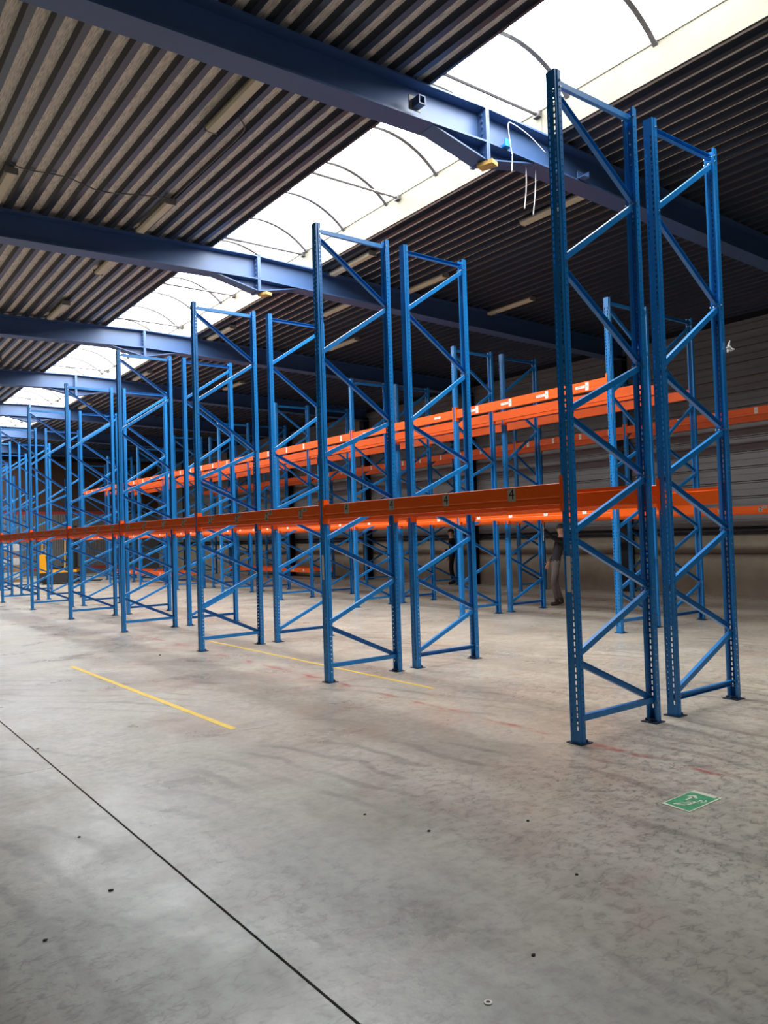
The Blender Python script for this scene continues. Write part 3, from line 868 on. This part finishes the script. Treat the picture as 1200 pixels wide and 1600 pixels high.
for (uv, r, k, lb) in import_pts:
    d = FW + RT * ((uv[0] - 600) / 1212.7125) - UP * ((uv[1] - 800) / 1212.7125)
    p = CP + d * (-CP.z / d.z)
    bm = bmesh.new(); bmesh.ops.create_icosphere(bm, subdivisions=1, radius=r)
    for v in bm.verts: v.co = Vector((v.co.x * random.uniform(.7, 1.3), v.co.y * random.uniform(.6, 1.0), max(v.co.z, -.3 * r) * .55 + .0))
    mz = min(v.co.z for v in bm.verts)
    for v in bm.verts: v.co.z -= mz
    me = bpy.data.meshes.new('crumb'); bm.to_mesh(me); bm.free(); me.materials.append(M_PEBL if k else M_PEB)
    tag(put('crumb', me, None, (p.x, p.y, 0.0)), lb, 'debris', 'crumbs on the floor')

# ------------------------------------------------------------------ people
M_SKIN = mat('skin', srgb(196, 146, 118), 0.6)
M_HAIR = mat('dark_hair', srgb(36, 28, 24), 0.7)
M_JACKET = mat('dark_work_jacket', srgb(52, 50, 54), 0.85, noise=0.2, nscale=12)
M_TROUS = mat('grey_work_trousers', srgb(112, 102, 98), 0.85, noise=0.2, nscale=12)
M_BOOT = mat('brown_boots', srgb(66, 52, 46), 0.7)
M_BLACK = mat('black_clothes', srgb(20, 20, 24), 0.85, noise=0.2, nscale=12)

def skinned(name, joints, edges, mats, assign, parent=None, loc=(0, 0, 0), rz=0, subs=2, root='pelvis'):
    names = list(joints)
    me = bpy.data.meshes.new(name)
    me.from_pydata([joints[k][0] for k in names], [(names.index(a), names.index(b)) for a, b in edges], [])
    o = bpy.data.objects.new(name, me); COL.objects.link(o)
    sk = o.modifiers.new('s', 'SKIN')
    for i, k in enumerate(names):
        r = joints[k][1]
        me.skin_vertices[0].data[i].radius = r if isinstance(r, tuple) else (r, r)
        me.skin_vertices[0].data[i].use_root = (k == root)
    sb = o.modifiers.new('u', 'SUBSURF'); sb.levels = subs; sb.render_levels = subs
    dg = bpy.context.evaluated_depsgraph_get(); dg.update()
    nm = bpy.data.meshes.new_from_object(o.evaluated_get(dg))
    bpy.data.objects.remove(o, do_unlink=True)
    nm.name = name
    nm.materials.clear()
    for q in mats: nm.materials.append(q)
    for p in nm.polygons:
        p.material_index = assign(p.center); p.use_smooth = True
    return put(name, nm, parent, loc, rz)

def person(loc, rz, lab, pose, cloth):
    """figure faces local +x; left is +y"""
    t = thing('person', lab, 'person', loc, rz)
    J = {}
    J['pelvis'] = ((0, 0, .95), (.135, .115)); J['waist'] = ((-.01, 0, 1.10), (.13, .10)); ln = pose.get('lean', 0.0)
    J['chest'] = ((-ln * .5, 0, 1.30), (.165, .12))
    J['collar'] = ((-ln * .8, 0, 1.44), (.12, .09)); J['neck'] = ((.015 - ln, 0, 1.53), .055); J['head0'] = ((.03 - ln, 0, 1.60), (.075, .085)); J['head1'] = ((.03 - ln, 0, 1.70), (.078, .092)); J['head2'] = ((.02 - ln, 0, 1.745), (.05, .06))
    E = [('pelvis', 'waist'), ('waist', 'chest'), ('chest', 'collar'), ('collar', 'neck'), ('neck', 'head0'), ('head0', 'head1'), ('head1', 'head2')]
    for s, nm in ((1, 'l'), (-1, 'r')):
        sh, el, wr, hd = pose['arm_' + nm]
        J['sh' + nm] = (sh, .062); J['el' + nm] = (el, .048); J['wr' + nm] = (wr, .034); J['pa' + nm] = (hd, (.034, .024))
        E += [('collar', 'sh' + nm), ('sh' + nm, 'el' + nm), ('el' + nm, 'wr' + nm), ('wr' + nm, 'pa' + nm)]
        d = (Vector(hd) - Vector(wr)).normalized()
        side = Vector((0, s, 0)).cross(d).normalized() if abs(d.y) < .8 else Vector((1, 0, 0))
        for q in range(4):
            off = side * (.03 - .02 * q)
            L_ = (.070, .080, .074, .058)[q]
            b0 = Vector(hd) + d * .02 + off; b1 = b0 + d * L_ * .55; b2 = b1 + (d * .8 + Vector((.35, 0, -.2))).normalized() * L_ * .5
            J['f%s%d0' % (nm, q)] = (tuple(b0), .0095); J['f%s%d1' % (nm, q)] = (tuple(b1), .009); J['f%s%d2' % (nm, q)] = (tuple(b2), .0075)
            E += [('pa' + nm, 'f%s%d0' % (nm, q)), ('f%s%d0' % (nm, q), 'f%s%d1' % (nm, q)), ('f%s%d1' % (nm, q), 'f%s%d2' % (nm, q))]
        b0 = Vector(wr) + d * .03 + side * .035; b1 = b0 + (d + side * .8).normalized() * .045
        J['t' + nm] = (tuple(b0), .012); J['u' + nm] = (tuple(b1), .009)
        E += [('wr' + nm, 't' + nm), ('t' + nm, 'u' + nm)]
        hp, kn, an, toe = pose['leg_' + nm]
        J['hp' + nm] = (hp, .095); J['kn' + nm] = (kn, .062); J['an' + nm] = (an, .048); J['he' + nm] = ((an[0] - .03, an[1], .045), .045); J['to' + nm] = (toe, (.045, .035))
        E += [('pelvis', 'hp' + nm), ('hp' + nm, 'kn' + nm), ('kn' + nm, 'an' + nm), ('an' + nm, 'he' + nm), ('he' + nm, 'to' + nm)]
    hands = [Vector(pose['arm_l'][2]), Vector(pose['arm_r'][2])]
    def asg(c):
        if c.z > 1.49 and (Vector((c.x, c.y, 0)) - Vector((.02 - ln, 0, 0))).length < .13 and c.z < 1.9 and abs(c.y) < .12: return 0
        for i, h in enumerate(hands):
            w_ = Vector(pose['arm_' + 'lr'[i]][1]); d = (h - w_).normalized()
            if (c - h).dot(d) > -.01 and (c - h).length < .22: return 0
        if c.z < .16: return 3
        if c.z < .98 and (Vector(c) - hands[0]).length > .25 and (abs(c.y) < .24): return 2
        return 1
    skinned('body', J, E, [M_SKIN, cloth[0], cloth[1], cloth[2]], asg, t)
    # hair cap, nose, ears, eyes
    bm = bmesh.new(); bmesh.ops.create_uvsphere(bm, u_segments=16, v_segments=10, radius=.101)
    bmesh.ops.delete(bm, geom=[v for v in bm.verts if v.co.z < -.005 and v.co.x > -.02 or v.co.z < -.07], context='VERTS')
    for v in bm.verts: v.co = Vector((v.co.x * 1.03, v.co.y * .88, v.co.z * 1.02))
    me = bpy.data.meshes.new('hair'); bm.to_mesh(me); bm.free(); me.materials.append(M_HAIR)
    for p in me.polygons: p.use_smooth = True
    put('hair', me, t, (.02 - ln, 0, 1.695))
    m = MB(); m.tube([(.095, 0, 1.68), (.125, 0, 1.645)], [.010, .016], 6); m.build('nose', M_SKIN, t, True, (-ln, 0, 0))
    for s in (-1, 1):
        m = MB(); m.tube([(.02, s * .078, 1.69), (.015, s * .095, 1.66), (.02, s * .078, 1.63)], [.01, .014, .008], 6); m.build('ear', M_SKIN, t, True, (-ln, 0, 0))
        m = MB(); m.tube([(.098, s * .032, 1.675), (.112, s * .032, 1.675)], [.012, .008], 6); m.build('eye', M_HAIR, t, False, (-ln, 0, 0))
    return t

# worker reaching up to the middle rack (faces the post, seen behind the first frame)
ang = math.atan2(.62, -.78)
pose1 = {'lean': .16, 'arm_l': ((-.10, .18, 1.40), (.08, .17, 1.48), (.26, .07, 1.68), (.31, .05, 1.75)),
         'arm_r': ((-.12, -.18, 1.40), (-.04, -.24, 1.13), (.12, -.20, .93), (.16, -.19, .86)),
         'leg_l': ((0.02, .10, .88), (.10, .12, .49), (.03, .13, .09), (.19, .14, .035)),
         'leg_r': ((0, -.10, .88), (.00, -.12, .48), (-.12, -.14, .09), (.04, -.17, .035))}
person((8.52, 7.48, 0), ang, 'person in dark jacket and grey trousers reaching up to a rack post, behind nearest frame', pose1, (M_JACKET, M_TROUS, M_BOOT))
pose2 = {'arm_l': ((.0, .18, 1.40), (.08, .22, 1.13), (.25, .14, 1.10), (.31, .12, 1.12)),
         'arm_r': ((.0, -.18, 1.40), (-.03, -.24, 1.13), (.08, -.22, .90), (.10, -.22, .82)),
         'leg_l': ((0.02, .10, .88), (.08, .11, .48), (.02, .12, .09), (.18, .13, .035)),
         'leg_r': ((0, -.10, .88), (.02, -.11, .48), (-.06, -.12, .09), (.10, -.13, .035))}
person((12.18, 14.98, 0), ang + .1, 'person all in black standing by the side wall beyond the middle rack', pose2, (M_BLACK, M_BLACK, M_BLACK))

# ------------------------------------------------------------------ reach truck at the far end
M_YEL = mat('truck_yellow', srgb(244, 170, 20), 0.4); M_TBK = mat('truck_dark_grey', srgb(46, 46, 48), 0.6); M_RUB = mat('rubber', srgb(22, 22, 22), 0.8)
tr = thing('reach_truck', 'yellow and dark grey reach truck parked at the far end behind the racks', 'forklift', (3.25, 31.2, 0), math.radians(-22))
def part(nm, mt, fn, lab=None):
    m = MB(); fn(m); o = m.build(nm, mt, tr)
    if lab: o['label'] = lab
    return o
part('chassis', M_TBK, lambda m: (m.prism([(0, .06), (1.45, .06), (1.5, .2), (1.5, .48), (0, .48)], lambda p, t: (p[0], t, p[1]), 0, 1.2)))
part('counterweight', M_YEL, lambda m: m.prism([(.02, .49), (.34, .49), (.26, 1.2), (.16, 1.27), (.02, 1.27)], lambda p, t: (p[0], t, p[1]), .03, 1.17))
part('deck_panel', M_YEL, lambda m: m.prism([(.34, .49), (1.5, .49), (1.5, .60), (.36, .62)], lambda p, t: (p[0], t, p[1]), .03, 1.17))
part('seat', M_RUB, lambda m: (m.prism([(.38, .62), (.85, .62), (.88, .75), (.46, .78), (.40, 1.25), (.32, 1.25)], lambda p, t: (p[0], t, p[1]), .3, .85)), 'black seat')
for (x, y_) in ((.12, .08), (.12, 1.1), (1.02, .08), (1.02, 1.1)):
    part('guard_post', M_TIMBER, lambda m: m.tube([(x, y_, .62 if x > .5 else 1.25), (x + .04, y_, 2.12)], .03, 8), 'cream overhead guard post')
part('overhead_guard', M_TBK, lambda m: [m.box(.08, 1.12, y_, y_ + .05, 2.12, 2.18) for y_ in (.05, .33, .6, .88, 1.1)] + [m.box(.08, .14, .05, 1.15, 2.12, 2.18), m.box(1.06, 1.12, .05, 1.15, 2.12, 2.18)])
for y_ in (.15, .95):
    part('mast', M_RUB, lambda m: m.box(1.3, 1.42, y_, y_ + .1, .3, 2.5))
part('mast_crossbar', M_RUB, lambda m: [m.box(1.33, 1.4, .25, .95, z, z + .08) for z in (.7, 1.5, 2.4)])
for y_ in (.2, .9):
    part('fork', M_TBK, lambda m: (m.box(1.5, 2.45, y_, y_ + .1, .06, .1), m.box(1.45, 1.5, y_, y_ + .1, .06, .7)))
for (x, y_) in ((.25, .0), (.25, 1.1), (1.25, .0), (1.25, 1.1)):
    part('wheel', M_RUB, lambda m: m.tube([(x, y_ - .02, .15), (x, y_ + .12, .15)], .15, 14))
part('steering_wheel', M_RUB, lambda m: m.tube([(.98, .5, .95), (.94, .5, 1.02)], [.13, .13], 12))
part('control_column', M_TBK, lambda m: m.prism([(.95, .62), (1.2, .62), (1.15, 1.0), (1.0, 1.0)], lambda p, t: (p[0], t, p[1]), .3, .8))

# pallets with wrapped goods at the far left
M_WOOD = mat('pallet_wood', srgb(150, 116, 78), 0.8, noise=0.25, nscale=8)
M_BOX1 = mat('brown_cartons', srgb(150, 120, 92), 0.8, noise=0.15, nscale=3)
M_BOX2 = mat('pale_wrapped_goods', srgb(196, 196, 196), 0.4, noise=0.2, nscale=5)
M_CRATE_DIMBEAM = mat('red_crate_dim_beam', srgb(150, 44, 36), 0.6)
def pallet(x, y, n, mt, lab, mt2=None):
    t = thing('loaded_pallet', lab, 'pallet', (x, y, 0))
    for k in range(5): m = MB(); m.box(0, 1.2, .02 + k * .165, .12 + k * .165, .12, .142); m.build('board', M_WOOD, t)
    for k in range(3): m = MB(); m.box(0, 1.2, .02 + k * .33, .12 + k * .33, 0, .12); m.build('runner', M_WOOD, t)
    for k in range(n):
        for q in range(3):
            m = MB(); o_ = random.uniform(-.015, .015)
            m.box(.02 + q * .39 + o_, .40 + q * .39 + o_, .03, .77, .145 + k * .33, .145 + k * .33 + .32)
            m.build('carton', (mt2 if mt2 and k % 2 else mt), t)
    return t
pallet(-.6, 35.2, 4, M_BOX1, 'pallet of brown cartons at the far left, behind the racks')
pallet(1.0, 35.6, 2, M_CRATE_DIMBEAM, 'pallet of low red crates at the far left')
pallet(2.3, 35.4, 5, M_BOX2, 'tall pallet of pale cartons left of the reach truck', M_BOX1)
pallet(-2.2, 35.8, 6, M_BOX2, 'tall pallet of whitish wrapped goods at the left edge')
